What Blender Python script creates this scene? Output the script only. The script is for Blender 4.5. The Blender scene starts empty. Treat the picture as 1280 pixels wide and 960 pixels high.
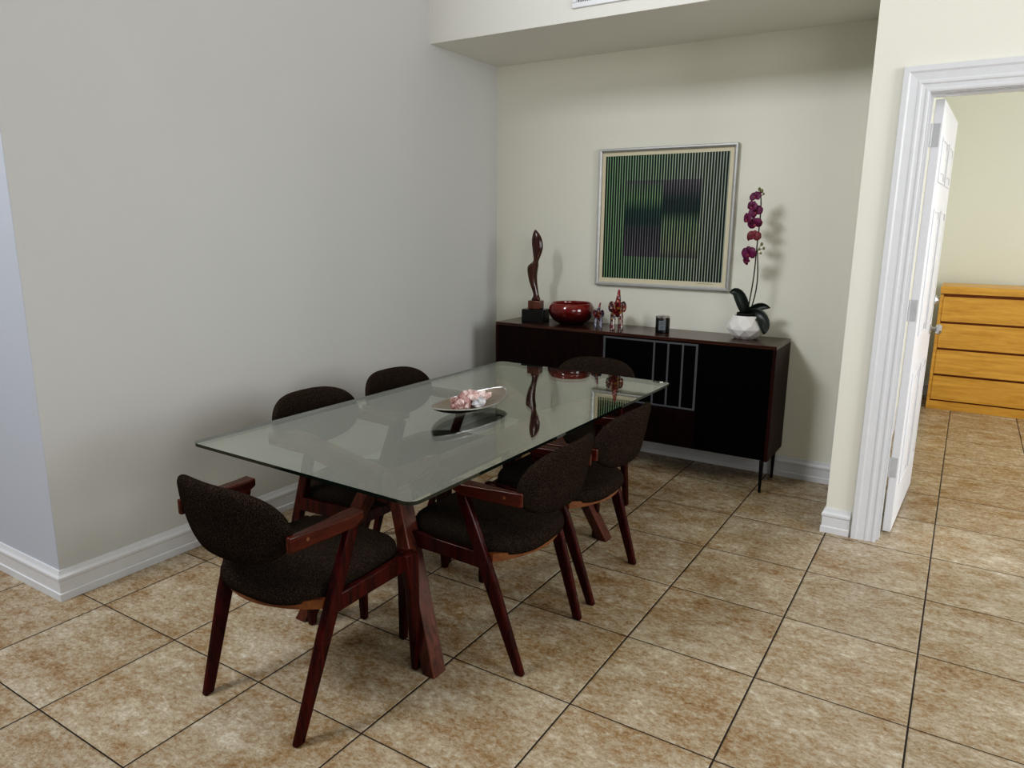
import bpy, bmesh, math, random
from mathutils import Vector, Matrix
PI = math.pi
random.seed(7)
scene = bpy.context.scene
COL = scene.collection

# ------------------------------------------------------------------ camera
T = 0.46                                    # floor tile pitch (m)
CAM = Vector((0.45002, -3.66431, 1.48051))
yaw, pitch, roll, F = 0.5578, -0.2140, 0.0089, 902.5
f = Vector((-math.sin(yaw)*math.cos(pitch), math.cos(yaw)*math.cos(pitch), math.sin(pitch)))
r0 = Vector((math.cos(yaw), math.sin(yaw), 0)); u0 = r0.cross(f)
r = r0*math.cos(roll) + u0*math.sin(roll); u = -r0*math.sin(roll) + u0*math.cos(roll)
cd = bpy.data.cameras.new('camera'); cam = bpy.data.objects.new('camera', cd); COL.objects.link(cam)
cam.matrix_world = Matrix(((r.x, u.x, -f.x, CAM.x), (r.y, u.y, -f.y, CAM.y), (r.z, u.z, -f.z, CAM.z), (0, 0, 0, 1)))
cd.sensor_fit = 'HORIZONTAL'; cd.sensor_width = 36; cd.lens = F/1280*36
cd.clip_start = 0.05; cd.clip_end = 60
scene.camera = cam

# ------------------------------------------------------------------ materials
def newmat(name):
    m = bpy.data.materials.new(name); m.use_nodes = True
    nt = m.node_tree; b = nt.nodes['Principled BSDF']
    return m, nt, b
def N(nt, typ, **kw):
    n = nt.nodes.new(typ)
    for k, v in kw.items():
        if k.startswith('i_'):
            key = k[2:].replace('_', ' ')
            n.inputs[key].default_value = v
        else: setattr(n, k, v)
    return n
def L(nt, a, b): nt.links.new(a, b)
def ramp(nt, fac, stops, interp='LINEAR'):
    n = nt.nodes.new('ShaderNodeValToRGB'); n.color_ramp.interpolation = interp
    e = n.color_ramp.elements
    while len(e) < len(stops): e.new(0.5)
    for i, (p, c) in enumerate(stops):
        e[i].position = p; e[i].color = (*c, 1) if len(c) == 3 else c
    L(nt, fac, n.inputs['Fac']); return n.outputs['Color']
def math_(nt, op, a, b=None, c=None):
    n = nt.nodes.new('ShaderNodeMath'); n.operation = op
    for i, v in enumerate((a, b, c)):
        if v is None: continue
        if isinstance(v, (int, float)): n.inputs[i].default_value = v
        else: L(nt, v, n.inputs[i])
    return n.outputs[0]
def mixc(nt, fac, a, b, mode='MIX'):
    n = nt.nodes.new('ShaderNodeMix'); n.data_type = 'RGBA'; n.blend_type = mode
    for i, v in ((0, fac), (6, a), (7, b)):
        if isinstance(v, (int, float)): n.inputs[i].default_value = v
        elif isinstance(v, tuple): n.inputs[i].default_value = (*v, 1) if len(v) == 3 else v
        else: L(nt, v, n.inputs[i])
    return n.outputs[2]
def bump(nt, b, h, strength=0.1, dist=0.01):
    n = N(nt, 'ShaderNodeBump'); n.inputs['Strength'].default_value = strength; n.inputs['Distance'].default_value = dist
    L(nt, h, n.inputs['Height']); L(nt, n.outputs['Normal'], b.inputs['Normal'])
def coords(nt, which='Object', scale=(1, 1, 1)):
    tc = N(nt, 'ShaderNodeTexCoord'); mp = N(nt, 'ShaderNodeMapping'); mp.inputs['Scale'].default_value = scale
    L(nt, tc.outputs[which], mp.inputs['Vector']); return mp.outputs['Vector']
def noise(nt, vec, scale, detail=4, rough=0.55, dist=0):
    n = N(nt, 'ShaderNodeTexNoise'); L(nt, vec, n.inputs['Vector'])
    n.inputs['Scale'].default_value = scale; n.inputs['Detail'].default_value = detail
    n.inputs['Roughness'].default_value = rough; n.inputs['Distortion'].default_value = dist
    return n.outputs['Fac']

def plain(name, c, rough=0.5, metal=0, spec=0.5, var=0.06, coat=0):
    m, nt, b = newmat(name)
    v = coords(nt); nz = noise(nt, v, 25, 3)
    L(nt, ramp(nt, nz, [(0.3, tuple(x*(1-var) for x in c)), (0.7, tuple(min(1, x*(1+var)) for x in c))]), b.inputs['Base Color'])
    b.inputs['Roughness'].default_value = rough; b.inputs['Metallic'].default_value = metal
    b.inputs['Specular IOR Level'].default_value = spec; b.inputs['Coat Weight'].default_value = coat
    return m
def paint(name, c, rough=0.75):
    m, nt, b = newmat(name)
    v = coords(nt, 'Generated' if False else 'Object')
    big = noise(nt, v, 1.3, 3); fine = noise(nt, v, 90, 3)
    L(nt, ramp(nt, big, [(0.3, tuple(x*0.97 for x in c)), (0.7, c)]), b.inputs['Base Color'])
    b.inputs['Roughness'].default_value = rough; b.inputs['Specular IOR Level'].default_value = 0.25
    bump(nt, b, fine, 0.12, 0.004)
    return m
def wood(name, dark, light, rough=0.35, axis='z', scale=1.0, coat=0.15, spec=0.4):
    m, nt, b = newmat(name)
    s = {'x': (1.2, 14, 14), 'y': (14, 1.2, 14), 'z': (14, 14, 1.2)}[axis]
    v = coords(nt, 'Object', tuple(k*scale for k in s))
    n1 = noise(nt, v, 3.0, 6, 0.6, 0.6); n2 = noise(nt, v, 14.0, 3, 0.6)
    fac = math_(nt, 'ADD', math_(nt, 'MULTIPLY', n1, 0.75), math_(nt, 'MULTIPLY', n2, 0.25))
    L(nt, ramp(nt, fac, [(0.35, dark), (0.68, light)]), b.inputs['Base Color'])
    b.inputs['Roughness'].default_value = rough; b.inputs['Coat Weight'].default_value = coat
    b.inputs['Coat Roughness'].default_value = 0.2; b.inputs['Specular IOR Level'].default_value = spec
    bump(nt, b, n2, 0.05, 0.002)
    return m

M = {}
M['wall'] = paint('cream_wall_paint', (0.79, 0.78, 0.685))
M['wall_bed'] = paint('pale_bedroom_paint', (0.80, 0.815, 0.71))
M['wall_front'] = paint('bluish_shaded_paint', (0.50, 0.53, 0.595))  # wall's bluish shade is put into its colour; same house paint
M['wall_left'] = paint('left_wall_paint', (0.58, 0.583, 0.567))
M['ceil'] = paint('ceiling_paint', (0.80, 0.79, 0.74))
M['trim'] = plain('white_trim_gloss', (0.70, 0.71, 0.73), 0.35, var=0.02)
M['door'] = plain('white_door_paint', (0.84, 0.85, 0.88), 0.38, var=0.02)

def tile_mat():
    m, nt, b = newmat('ceramic_tile')
    tc = N(nt, 'ShaderNodeTexCoord'); sep = N(nt, 'ShaderNodeSeparateXYZ'); L(nt, tc.outputs['Object'], sep.inputs[0])
    tx = math_(nt, 'DIVIDE', sep.outputs[0], T); ty = math_(nt, 'DIVIDE', sep.outputs[1], T)
    def edge(t):
        fr = math_(nt, 'FRACT', math_(nt, 'ADD', t, 100.0))
        return math_(nt, 'MINIMUM', fr, math_(nt, 'SUBTRACT', 1.0, fr))
    ex, ey = edge(tx), edge(ty)
    gx = math_(nt, 'LESS_THAN', ex, 0.0062); gy = math_(nt, 'LESS_THAN', ey, 0.0052)
    grout = math_(nt, 'MAXIMUM', gx, gy)
    # per tile id
    comb = N(nt, 'ShaderNodeCombineXYZ')
    L(nt, math_(nt, 'FLOOR', tx), comb.inputs[0]); L(nt, math_(nt, 'FLOOR', ty), comb.inputs[1])
    wn = N(nt, 'ShaderNodeTexWhiteNoise'); wn.noise_dimensions = '2D'; L(nt, comb.outputs[0], wn.inputs['Vector'])
    sc = N(nt, 'ShaderNodeVectorMath'); sc.operation = 'SCALE'; L(nt, wn.outputs['Color'], sc.inputs[0]); sc.inputs['Scale'].default_value = 7.0
    ad = N(nt, 'ShaderNodeVectorMath'); ad.operation = 'ADD'; L(nt, tc.outputs['Object'], ad.inputs[0]); L(nt, sc.outputs[0], ad.inputs[1])
    mp = N(nt, 'ShaderNodeMapping'); mp.inputs['Scale'].default_value = (0.8, 1.15, 1); L(nt, ad.outputs[0], mp.inputs['Vector'])
    v = mp.outputs['Vector']
    n0 = noise(nt, v, 5.5, 3, 0.6, 0.2)
    n1 = noise(nt, v, 17, 6, 0.75, 0.25)
    n2 = noise(nt, v, 62, 6, 0.80, 0.3)
    n3 = noise(nt, v, 150, 4, 0.8, 0.2)
    n4 = noise(nt, v, 30, 8, 0.78, 0.9)
    fac = math_(nt, 'ADD', math_(nt, 'MULTIPLY', n0, 0.24), math_(nt, 'ADD', math_(nt, 'MULTIPLY', n1, 0.30), math_(nt, 'MULTIPLY', n2, 0.46)))
    c1 = ramp(nt, fac, [(0.37, (0.165, 0.095, 0.047)), (0.44, (0.275, 0.175, 0.088)), (0.50, (0.350, 0.276, 0.186)), (0.56, (0.455, 0.382, 0.278)), (0.63, (0.62, 0.565, 0.460))])
    dk = ramp(nt, n3, [(0.28, (0.40, 0.32, 0.24)), (0.44, (1, 1, 1)), (0.58, (1, 1, 1)), (0.74, (1.35, 1.34, 1.3))])
    c2 = mixc(nt, 0.8, c1, dk, 'MULTIPLY')
    rs_ = ramp(nt, n4, [(0.36, (0.68, 0.50, 0.35)), (0.43, (1, 1, 1)), (0.60, (1, 1, 1)), (0.70, (1.12, 1.14, 1.16))])
    c2 = mixc(nt, 0.85, c2, rs_, 'MULTIPLY')
    tone = math_(nt, 'ADD', 0.94, math_(nt, 'MULTIPLY', wn.outputs['Value'], 0.12))
    tcx = N(nt, 'ShaderNodeCombineColor'); [L(nt, tone, tcx.inputs[i]) for i in range(3)]
    c3 = mixc(nt, 1.0, c2, tcx.outputs[0], 'MULTIPLY')
    c4 = mixc(nt, grout, c3, (0.028, 0.022, 0.018))
    L(nt, c4, b.inputs['Base Color'])
    rg = math_(nt, 'ADD', math_(nt, 'MULTIPLY', n2, 0.22), 0.13)
    rg = math_(nt, 'MAXIMUM', rg, math_(nt, 'MULTIPLY', grout, 0.9))
    L(nt, rg, b.inputs['Roughness']); b.inputs['Specular IOR Level'].default_value = 0.25
    # bevelled tile edges and a slight relief
    hx = math_(nt, 'MINIMUM', math_(nt, 'DIVIDE', ex, 0.016), 1.0); hy = math_(nt, 'MINIMUM', math_(nt, 'DIVIDE', ey, 0.016), 1.0)
    h = math_(nt, 'MINIMUM', hx, hy)
    h2 = math_(nt, 'ADD', h, math_(nt, 'MULTIPLY', n2, 0.10))
    bump(nt, b, h2, 0.55, 0.004)
    return m
M['tile'] = tile_mat()

M['chair_wood'] = wood('dark_red_wood', (0.011, 0.0010, 0.0008), (0.058, 0.0055, 0.0038), 0.25, 'z', 1.0, 0.06, 0.18)
M['arm_wood'] = wood('arm_wood', (0.022, 0.0026, 0.0014), (0.085, 0.015, 0.0060), 0.26, 'y', 1.0, 0.12, 0.28)
M['rail_tan'] = wood('tan_plywood', (0.10, 0.032, 0.010), (0.19, 0.072, 0.022), 0.5, 'x')
M['table_wood'] = wood('table_base_wood', (0.028, 0.006, 0.0035), (0.125, 0.034, 0.018), 0.38, 'z', 1.0, 0.1)
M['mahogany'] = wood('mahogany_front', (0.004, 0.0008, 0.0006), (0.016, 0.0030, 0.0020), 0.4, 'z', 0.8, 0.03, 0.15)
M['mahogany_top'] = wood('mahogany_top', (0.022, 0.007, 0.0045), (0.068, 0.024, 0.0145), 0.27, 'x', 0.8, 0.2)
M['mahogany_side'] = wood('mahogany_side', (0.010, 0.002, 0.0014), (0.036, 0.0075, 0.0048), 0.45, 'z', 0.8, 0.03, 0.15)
M['oak'] = wood('golden_oak', (0.55, 0.265, 0.045), (0.80, 0.44, 0.095), 0.42, 'x', 0.8, 0.05)
M['oak_dark'] = wood('oak_shadow_gap', (0.16, 0.05, 0.015), (0.24, 0.08, 0.025), 0.6, 'x')
M['black_lacquer'] = plain('black_lacquer', (0.0012, 0.0011, 0.0012), 0.5, spec=0.06)
M['grey_inlay'] = plain('grey_inlay', (0.068, 0.071, 0.078), 0.45)
M['black_metal'] = plain('black_metal', (0.008, 0.008, 0.009), 0.4, 0.6)
M['silver'] = plain('brushed_silver', (0.62, 0.63, 0.64), 0.28, 1.0)
M['frame_silver'] = plain('frame_silver', (0.50, 0.50, 0.49), 0.45, 0.75)
M['hinge'] = plain('satin_hinge', (0.58, 0.59, 0.60), 0.4, 0.3)
M['chrome'] = plain('chrome', (0.50, 0.50, 0.51), 0.15, 1.0)
M['black_stone'] = plain('black_stone', (0.004, 0.004, 0.004), 0.25)
M['carved'] = wood('carved_wood', (0.016, 0.0045, 0.003), (0.075, 0.018, 0.010), 0.20, 'z', 1.4, 0.5)
M['carved_base'] = wood('carved_pedestal', (0.05, 0.014, 0.008), (0.16, 0.055, 0.028), 0.25, 'z', 1.2, 0.4)
M['pot'] = plain('white_glazed_pot', (0.78, 0.765, 0.73), 0.42, var=0.02)
M['soil'] = plain('black_nursery_pot', (0.01, 0.009, 0.008), 0.8, var=0.3)
M['leaf'] = plain('orchid_leaf', (0.004, 0.010, 0.006), 0.4, var=0.3)
M['stem'] = plain('orchid_stem', (0.035, 0.030, 0.022), 0.55, var=0.3)
M['bud'] = plain('orchid_bud', (0.16, 0.15, 0.055), 0.5, var=0.3)
M['wick_cap'] = plain('polished_lid', (0.62, 0.58, 0.56), 0.2, 1.0)
M['label_grey'] = plain('grey_paper_label', (0.13, 0.15, 0.17), 0.6)
M['label_ink'] = plain('label_ink', (0.03, 0.035, 0.04), 0.6)

def red_bowl_mat():
    m, nt, b = newmat('red_lacquer')
    tc = N(nt, 'ShaderNodeTexCoord'); sep = N(nt, 'ShaderNodeSeparateXYZ'); L(nt, tc.outputs['Object'], sep.inputs[0])
    nz = noise(nt, tc.outputs['Object'], 90, 3)
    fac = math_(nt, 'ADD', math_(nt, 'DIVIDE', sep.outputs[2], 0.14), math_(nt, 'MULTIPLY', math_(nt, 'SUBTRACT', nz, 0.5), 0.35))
    L(nt, ramp(nt, fac, [(0.05, (0.016, 0.0015, 0.0015)), (0.5, (0.07, 0.0035, 0.003)), (0.9, (0.15, 0.007, 0.005))]), b.inputs['Base Color'])  # shading towards the bowl's bottom is painted into the colour
    b.inputs['Roughness'].default_value = 0.14; b.inputs['Coat Weight'].default_value = 0.5
    return m
M['red_bowl'] = red_bowl_mat()

def fabric_mat():
    m, nt, b = newmat('brown_tweed')
    v = coords(nt)
    n1 = noise(nt, v, 380, 3, 0.7); n2 = noise(nt, v, 820, 2, 0.6)
    fac = math_(nt, 'ADD', math_(nt, 'MULTIPLY', n1, 0.6), math_(nt, 'MULTIPLY', n2, 0.4))
    L(nt, ramp(nt, fac, [(0.39, (0.0030, 0.0021, 0.0016)), (0.49, (0.0165, 0.0118, 0.0088)), (0.63, (0.078, 0.058, 0.044))]), b.inputs['Base Color'])
    b.inputs['Roughness'].default_value = 1.0; b.inputs['Specular IOR Level'].default_value = 0.0
    bump(nt, b, fac, 0.5, 0.003)
    return m
M['fabric'] = fabric_mat()

def mosaic_mat(name, cols, scale):
    m, nt, b = newmat(name)
    v = coords(nt)
    vo = N(nt, 'ShaderNodeTexVoronoi'); vo.inputs['Scale'].default_value = scale; L(nt, v, vo.inputs['Vector'])
    sep = N(nt, 'ShaderNodeSeparateColor'); L(nt, vo.outputs['Color'], sep.inputs[0])
    st = [(i/len(cols), c) for i, c in enumerate(cols)]
    c = ramp(nt, sep.outputs[0], st, 'CONSTANT')
    ve = N(nt, 'ShaderNodeTexVoronoi'); ve.feature = 'DISTANCE_TO_EDGE'; ve.inputs['Scale'].default_value = scale; L(nt, v, ve.inputs['Vector'])
    e = math_(nt, 'LESS_THAN', ve.outputs['Distance'], 0.045)
    L(nt, mixc(nt, e, c, (0.02, 0.015, 0.012)), b.inputs['Base Color'])
    b.inputs['Roughness'].default_value = 0.18; b.inputs['Coat Weight'].default_value = 0.4
    return m
M['mosaic_big'] = mosaic_mat('red_gold_mosaic', [(0.20, 0.015, 0.02), (0.36, 0.06, 0.05), (0.42, 0.22, 0.04), (0.10, 0.008, 0.012), (0.30, 0.03, 0.05), (0.50, 0.32, 0.26), (0.05, 0.02, 0.03), (0.24, 0.02, 0.02)], 62)
M['mosaic_leg'] = mosaic_mat('silver_mosaic', [(0.30, 0.24, 0.22), (0.17, 0.03, 0.03), (0.48, 0.44, 0.40), (0.05, 0.02, 0.03), (0.34, 0.20, 0.05), (0.12, 0.012, 0.02)], 70)
M['mosaic_small'] = mosaic_mat('blue_red_mosaic', [(0.18, 0.02, 0.03), (0.03, 0.04, 0.12), (0.33, 0.12, 0.05), (0.07, 0.02, 0.05), (0.34, 0.34, 0.40), (0.26, 0.03, 0.03), (0.04, 0.03, 0.06)], 85)
M['mosaic_small_leg'] = mosaic_mat('pale_blue_mosaic', [(0.24, 0.26, 0.34), (0.04, 0.05, 0.12), (0.34, 0.30, 0.34), (0.14, 0.03, 0.07), (0.02, 0.02, 0.05)], 90)

def petal_mat():
    m, nt, b = newmat('magenta_petal')
    v = coords(nt); nz = noise(nt, v, 40, 3)
    L(nt, ramp(nt, nz, [(0.3, (0.055, 0.004, 0.030)), (0.7, (0.17, 0.015, 0.085))]), b.inputs['Base Color'])
    b.inputs['Roughness'].default_value = 0.55
    return m
M['petal'] = petal_mat()
M['petal_red'] = plain('red_petal', (0.15, 0.018, 0.028), 0.55, var=0.4)
M['petal_lip'] = plain('petal_lip', (0.22, 0.03, 0.06), 0.5, var=0.3)

def crystal_mat(name, lo, mid, hi, sc=22):
    m, nt, b = newmat(name)
    v = coords(nt); n1 = noise(nt, v, sc, 5, 0.7)
    L(nt, ramp(nt, n1, [(0.32, lo), (0.5, mid), (0.66, hi)]), b.inputs['Base Color'])
    b.inputs['Roughness'].default_value = 0.2; b.inputs['Coat Weight'].default_value = 0.3
    return m
M['crystal_brown'] = crystal_mat('brown_pink_crystal', (0.09, 0.035, 0.03), (0.36, 0.19, 0.18), (0.66, 0.47, 0.45))
M['crystal_pink'] = crystal_mat('pale_pink_crystal', (0.34, 0.18, 0.17), (0.68, 0.50, 0.46), (0.88, 0.80, 0.75))
M['crystal_clear'] = crystal_mat('clear_grey_crystal', (0.07, 0.07, 0.08), (0.45, 0.45, 0.47), (0.85, 0.85, 0.87), 35)
M['plate_in'] = plain('bronze_grey_metal', (0.34, 0.285, 0.235), 0.34, 0.8, var=0.15)
M['plate_out'] = plain('black_underside', (0.008, 0.008, 0.007), 0.35)

def art_mat(n, x0, x1, z0, z1):
    m, nt, b = newmat('striped_print')
    tc = N(nt, 'ShaderNodeTexCoord'); sep = N(nt, 'ShaderNodeSeparateXYZ'); L(nt, tc.outputs['Object'], sep.inputs[0])
    X = math_(nt, 'DIVIDE', math_(nt, 'SUBTRACT', sep.outputs[0], x0), x1-x0)
    Z = math_(nt, 'DIVIDE', math_(nt, 'SUBTRACT', sep.outputs[2], z0), z1-z0)
    fr = math_(nt, 'FRACT', math_(nt, 'MULTIPLY', X, float(n)))
    dark = math_(nt, 'LESS_THAN', fr, 0.62)
    thin = math_(nt, 'MULTIPLY', math_(nt, 'GREATER_THAN', fr, 0.68), math_(nt, 'LESS_THAN', fr, 0.92))
    # ground colour drifts from fresh green at left to pale grey green at right
    side = ramp(nt, X, [(0.0, (0.115, 0.205, 0.115)), (0.55, (0.155, 0.220, 0.150)), (0.80, (0.215, 0.245, 0.195)), (1.0, (0.155, 0.190, 0.155))])
    up = ramp(nt, Z, [(0.18, (0.105, 0.085, 0.11)), (0.42, (0.055, 0.06, 0.07)), (0.47, (0.018, 0.045, 0.045)), (0.56, (0.02, 0.055, 0.045)), (0.66, (0.11, 0.20, 0.10)), (0.76, (0.11, 0.16, 0.11)), (0.80, (0.105, 0.09, 0.105))])
    dn = ramp(nt, Z, [(0.17, (0.10, 0.08, 0.10)), (0.25, (0.17, 0.20, 0.13)), (0.45, (0.13, 0.20, 0.115)), (0.55, (0.010, 0.030, 0.026)), (0.64, (0.010, 0.030, 0.028)), (0.70, (0.055, 0.055, 0.065)), (0.80, (0.12, 0.10, 0.12))])
    inZ = math_(nt, 'MULTIPLY', math_(nt, 'GREATER_THAN', Z, 0.185), math_(nt, 'LESS_THAN', Z, 0.80))
    inL = math_(nt, 'MULTIPLY', inZ, math_(nt, 'MULTIPLY', math_(nt, 'GREATER_THAN', X, 0.185), math_(nt, 'LESS_THAN', X, 0.495)))
    inR = math_(nt, 'MULTIPLY', inZ, math_(nt, 'MULTIPLY', math_(nt, 'GREATER_THAN', X, 0.495), math_(nt, 'LESS_THAN', X, 0.80)))
    c = mixc(nt, inL, side, up); c = mixc(nt, inR, c, dn)
    c = mixc(nt, thin, c, mixc(nt, 1.0, c, (1.85, 1.85, 1.8), 'MULTIPLY'))
    c = mixc(nt, 1.0, c, (1.0, 1.0, 1.0), 'MULTIPLY'); c = mixc(nt, dark, c, (0.003, 0.006, 0.0065))
    L(nt, c, b.inputs['Base Color']); b.inputs['Roughness'].default_value = 0.45; b.inputs['Specular IOR Level'].default_value = 0.3
    return m
M['mat_board'] = plain('cream_paper', (0.66, 0.60, 0.43), 0.7, var=0.02)
M['pencil'] = plain('pencil_grey', (0.05, 0.05, 0.05), 0.8)

def glass_mat():
    m = bpy.data.materials.new('clear_table_glass'); m.use_nodes = True; nt = m.node_tree; nt.nodes.clear()
    out = N(nt, 'ShaderNodeOutputMaterial'); mix = N(nt, 'ShaderNodeMixShader')
    tr = N(nt, 'ShaderNodeBsdfTransparent'); tr.inputs['Color'].default_value = (0.955, 0.975, 0.945, 1)
    gl = N(nt, 'ShaderNodeBsdfGlossy'); gl.inputs['Roughness'].default_value = 0.0; gl.inputs['Color'].default_value = (0.97, 1.0, 0.96, 1)
    fr = N(nt, 'ShaderNodeFresnel'); ge = N(nt, 'ShaderNodeNewGeometry')
    ior = math_(nt, 'ADD', 3.1, math_(nt, 'MULTIPLY', ge.outputs['Backfacing'], 1/3.1-3.1))
    L(nt, ior, fr.inputs['IOR'])
    L(nt, fr.outputs[0], mix.inputs[0]); L(nt, tr.outputs[0], mix.inputs[1]); L(nt, gl.outputs[0], mix.inputs[2])
    L(nt, mix.outputs[0], out.inputs[0])
    return m
M['glass'] = glass_mat()
M['glass_edge'] = plain('dark_green_glass_edge', (0.006, 0.012, 0.009), 0.08, spec=0.6)

# ------------------------------------------------------------------ mesh helpers
def BM(): return bmesh.new()
def box(bm, x0, x1, y0, y1, z0, z1, mi=0):
    vs = [bm.verts.new((x, y, z)) for z in (z0, z1) for y in (y0, y1) for x in (x0, x1)]
    for q in ((0, 2, 3, 1), (4, 5, 7, 6), (0, 1, 5, 4), (2, 6, 7, 3), (0, 4, 6, 2), (1, 3, 7, 5)):
        fc = bm.faces.new([vs[i] for i in q]); fc.material_index = mi
def rings(bm, rs, cap=True, mi=0, closed=True):
    vr = [[bm.verts.new(p) for p in rg] for rg in rs]
    n = len(vr[0])
    for a, b in zip(vr, vr[1:]):
        for i in range(n if closed else n-1):
            fc = bm.faces.new((a[i], a[(i+1) % n], b[(i+1) % n], b[i])); fc.material_index = mi
    if cap:
        fc = bm.faces.new(list(reversed(vr[0]))); fc.material_index = mi
        fc = bm.faces.new(vr[-1]); fc.material_index = mi
    return vr
def beam(bm, p0, p1, w0, h0, w1=None, h1=None, side=(1, 0, 0)):
    """tapered bar; w along 'side', h along the remaining axis"""
    p0, p1 = Vector(p0), Vector(p1); w1 = w0 if w1 is None else w1; h1 = h0 if h1 is None else h1
    d = (p1-p0).normalized(); s = Vector(side); s = (s-d*s.dot(d)).normalized(); t = d.cross(s)
    rs = []
    for p, w, h in ((p0, w0, h0), (p1, w1, h1)):
        rs.append([p+s*a*w/2+t*b*h/2 for a, b in ((-1, -1), (1, -1), (1, 1), (-1, 1))])
    rings(bm, rs)
def flatbeam(bm, pts, side, half, quad):
    rings(bm, pts)
def leg_to_floor(bm, p0, p1, w0, h0, w1, h1):
    """bar whose ends are cut level: sections are horizontal rectangles (w in x, h in y)"""
    rs = []
    for p, w, h in ((p0, w0, h0), (p1, w1, h1)):
        rs.append([Vector((p[0]+a*w/2, p[1]+b*h/2, p[2])) for a, b in ((-1, -1), (1, -1), (1, 1), (-1, 1))])
    rings(bm, rs)
def tube(bm, pts, rad, seg=8, mi=0):
    pts = [Vector(p) for p in pts]; n = len(pts)
    rad = rad if isinstance(rad, (list, tuple)) else [rad]*n
    rs = []; ref = None
    for i, p in enumerate(pts):
        d = (pts[min(i+1, n-1)]-pts[max(i-1, 0)]).normalized()
        if ref is None: ref = d.orthogonal().normalized()
        s = (ref-d*ref.dot(d)).normalized(); ref = s; t = d.cross(s)
        rs.append([p+(s*math.cos(2*PI*k/seg)+t*math.sin(2*PI*k/seg))*rad[i] for k in range(seg)])
    rings(bm, rs, mi=mi)
def lathe(bm, prof, seg=40, c=(0, 0, 0), cap=True, mi=0):
    rings(bm, [[(c[0]+r_*math.cos(2*PI*k/seg), c[1]+r_*math.sin(2*PI*k/seg), c[2]+z) for k in range(seg)] for r_, z in prof], cap, mi)
def ellipsoid(bm, c, rad, seg=12, rng=8, rot=None, mi=0):
    c = Vector(c); rs = []
    for i in range(1, rng):
        a = -PI/2+PI*i/rng
        rg = []
        for k in range(seg):
            v = Vector((rad[0]*math.cos(a)*math.cos(2*PI*k/seg), rad[1]*math.cos(a)*math.sin(2*PI*k/seg), rad[2]*math.sin(a)))
            rg.append(c+(rot @ v if rot else v))
        rs.append(rg)
    rings(bm, rs, mi=mi)
def obj(name, bm, mats, parent=None, smooth=False, bevel=0, seg=2, subsurf=0, angle=35):
    bmesh.ops.recalc_face_normals(bm, faces=bm.faces)
    me = bpy.data.meshes.new(name); bm.to_mesh(me); bm.free()
    for m in (mats if isinstance(mats, (list, tuple)) else [mats]): me.materials.append(m)
    o = bpy.data.objects.new(name, me); COL.objects.link(o)
    if parent is not None: o.parent = parent
    if bevel:
        md = o.modifiers.new('bevel', 'BEVEL'); md.width = bevel; md.segments = seg; md.limit_method = 'ANGLE'; md.angle_limit = math.radians(40)
    if subsurf:
        md = o.modifiers.new('sub', 'SUBSURF'); md.levels = subsurf; md.render_levels = subsurf
    if smooth or bevel:
        for p in me.polygons: p.use_smooth = True
        if not subsurf and not (smooth == 'all'):
            me.set_sharp_from_angle(angle=math.radians(angle))
    return o
def tag(o, label, cat, group=None):
    o['label'] = label; o['category'] = cat
    if group: o['group'] = group
    return o
def thing(name, label, cat, loc=(0, 0, 0), rz=0, group=None):
    o = bpy.data.objects.new(name, None); COL.objects.link(o); o.empty_display_size = 0.1
    o.location = loc; o.rotation_euler = (0, 0, rz)
    return tag(o, label, cat, group)
def struct(name, bm, m, parent=None, **kw):
    o = obj(name, bm, m, parent, **kw)
    if parent is None: o['kind'] = 'structure'
    return o
def dup(root, loc, rz, label):
    c = root.copy(); COL.objects.link(c); c.location = loc; c.rotation_euler = (0, 0, rz); c['label'] = label
    for ch in list(root.children):
        k = ch.copy(); COL.objects.link(k); k.parent = c
        for g in ch.children:
            d = g.copy(); COL.objects.link(d); d.parent = k
    return c

# ------------------------------------------------------------------ the room
WL = -2.48          # left wall
YB = 0.805          # niche back wall
YD = 0.052          # door wall face
YF = -2.365         # front-left wall face
CZ = 5.4
ZS = 2.56           # soffit underside
OX0, OX1, OZ = 0.205, 1.065, 2.075   # rough opening inside the casing
WT = 0.125

bm = BM(); box(bm, -6.0, 4.0, -7.0, 4.0, -0.08, 0.0); struct('floor', bm, M['tile'])
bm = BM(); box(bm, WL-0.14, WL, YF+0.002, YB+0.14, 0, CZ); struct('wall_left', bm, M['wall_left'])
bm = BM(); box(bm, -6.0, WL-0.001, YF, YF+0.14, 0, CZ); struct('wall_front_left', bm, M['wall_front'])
bm = BM(); box(bm, WL, 0.10, YB, YB+0.14, 0, CZ); struct('wall_back', bm, M['wall'])
bm = BM(); box(bm, -0.012, 0.10, YD+WT, YB, 0, CZ); struct('wall_niche_right', bm, M['wall'])
bm = BM()
box(bm, -0.012, OX0, YD, YD+WT, 0, CZ)
box(bm, OX0, OX1, YD, YD+WT, OZ, CZ)
box(bm, OX1, 4.0, YD, YD+WT, 0, CZ)
struct('wall_right', bm, M['wall'])
bm = BM(); box(bm, WL, -0.012, YD+0.008, YB, ZS, CZ); struct('soffit', bm, M['ceil'])
bm = BM(); box(bm, -6.0, 4.0, -7.0, YD+0.1, CZ, CZ+0.1); struct('ceiling', bm, M['ceil'])
# bedroom beyond the door
bm = BM(); box(bm, 0.10, 4.0, 3.86, 4.0, 0, 2.75); struct('wall_bedroom_back', bm, M['wall_bed'])
bm = BM(); box(bm, -0.02, 0.10, YB+0.14, 3.86, 0, 2.75); struct('wall_bedroom_left', bm, M['wall_bed'])
bm = BM(); box(bm, -0.02, 4.0, YD+WT, 4.0, 2.75, 2.85); struct('ceiling_bedroom', bm, M['ceil'])

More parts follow.
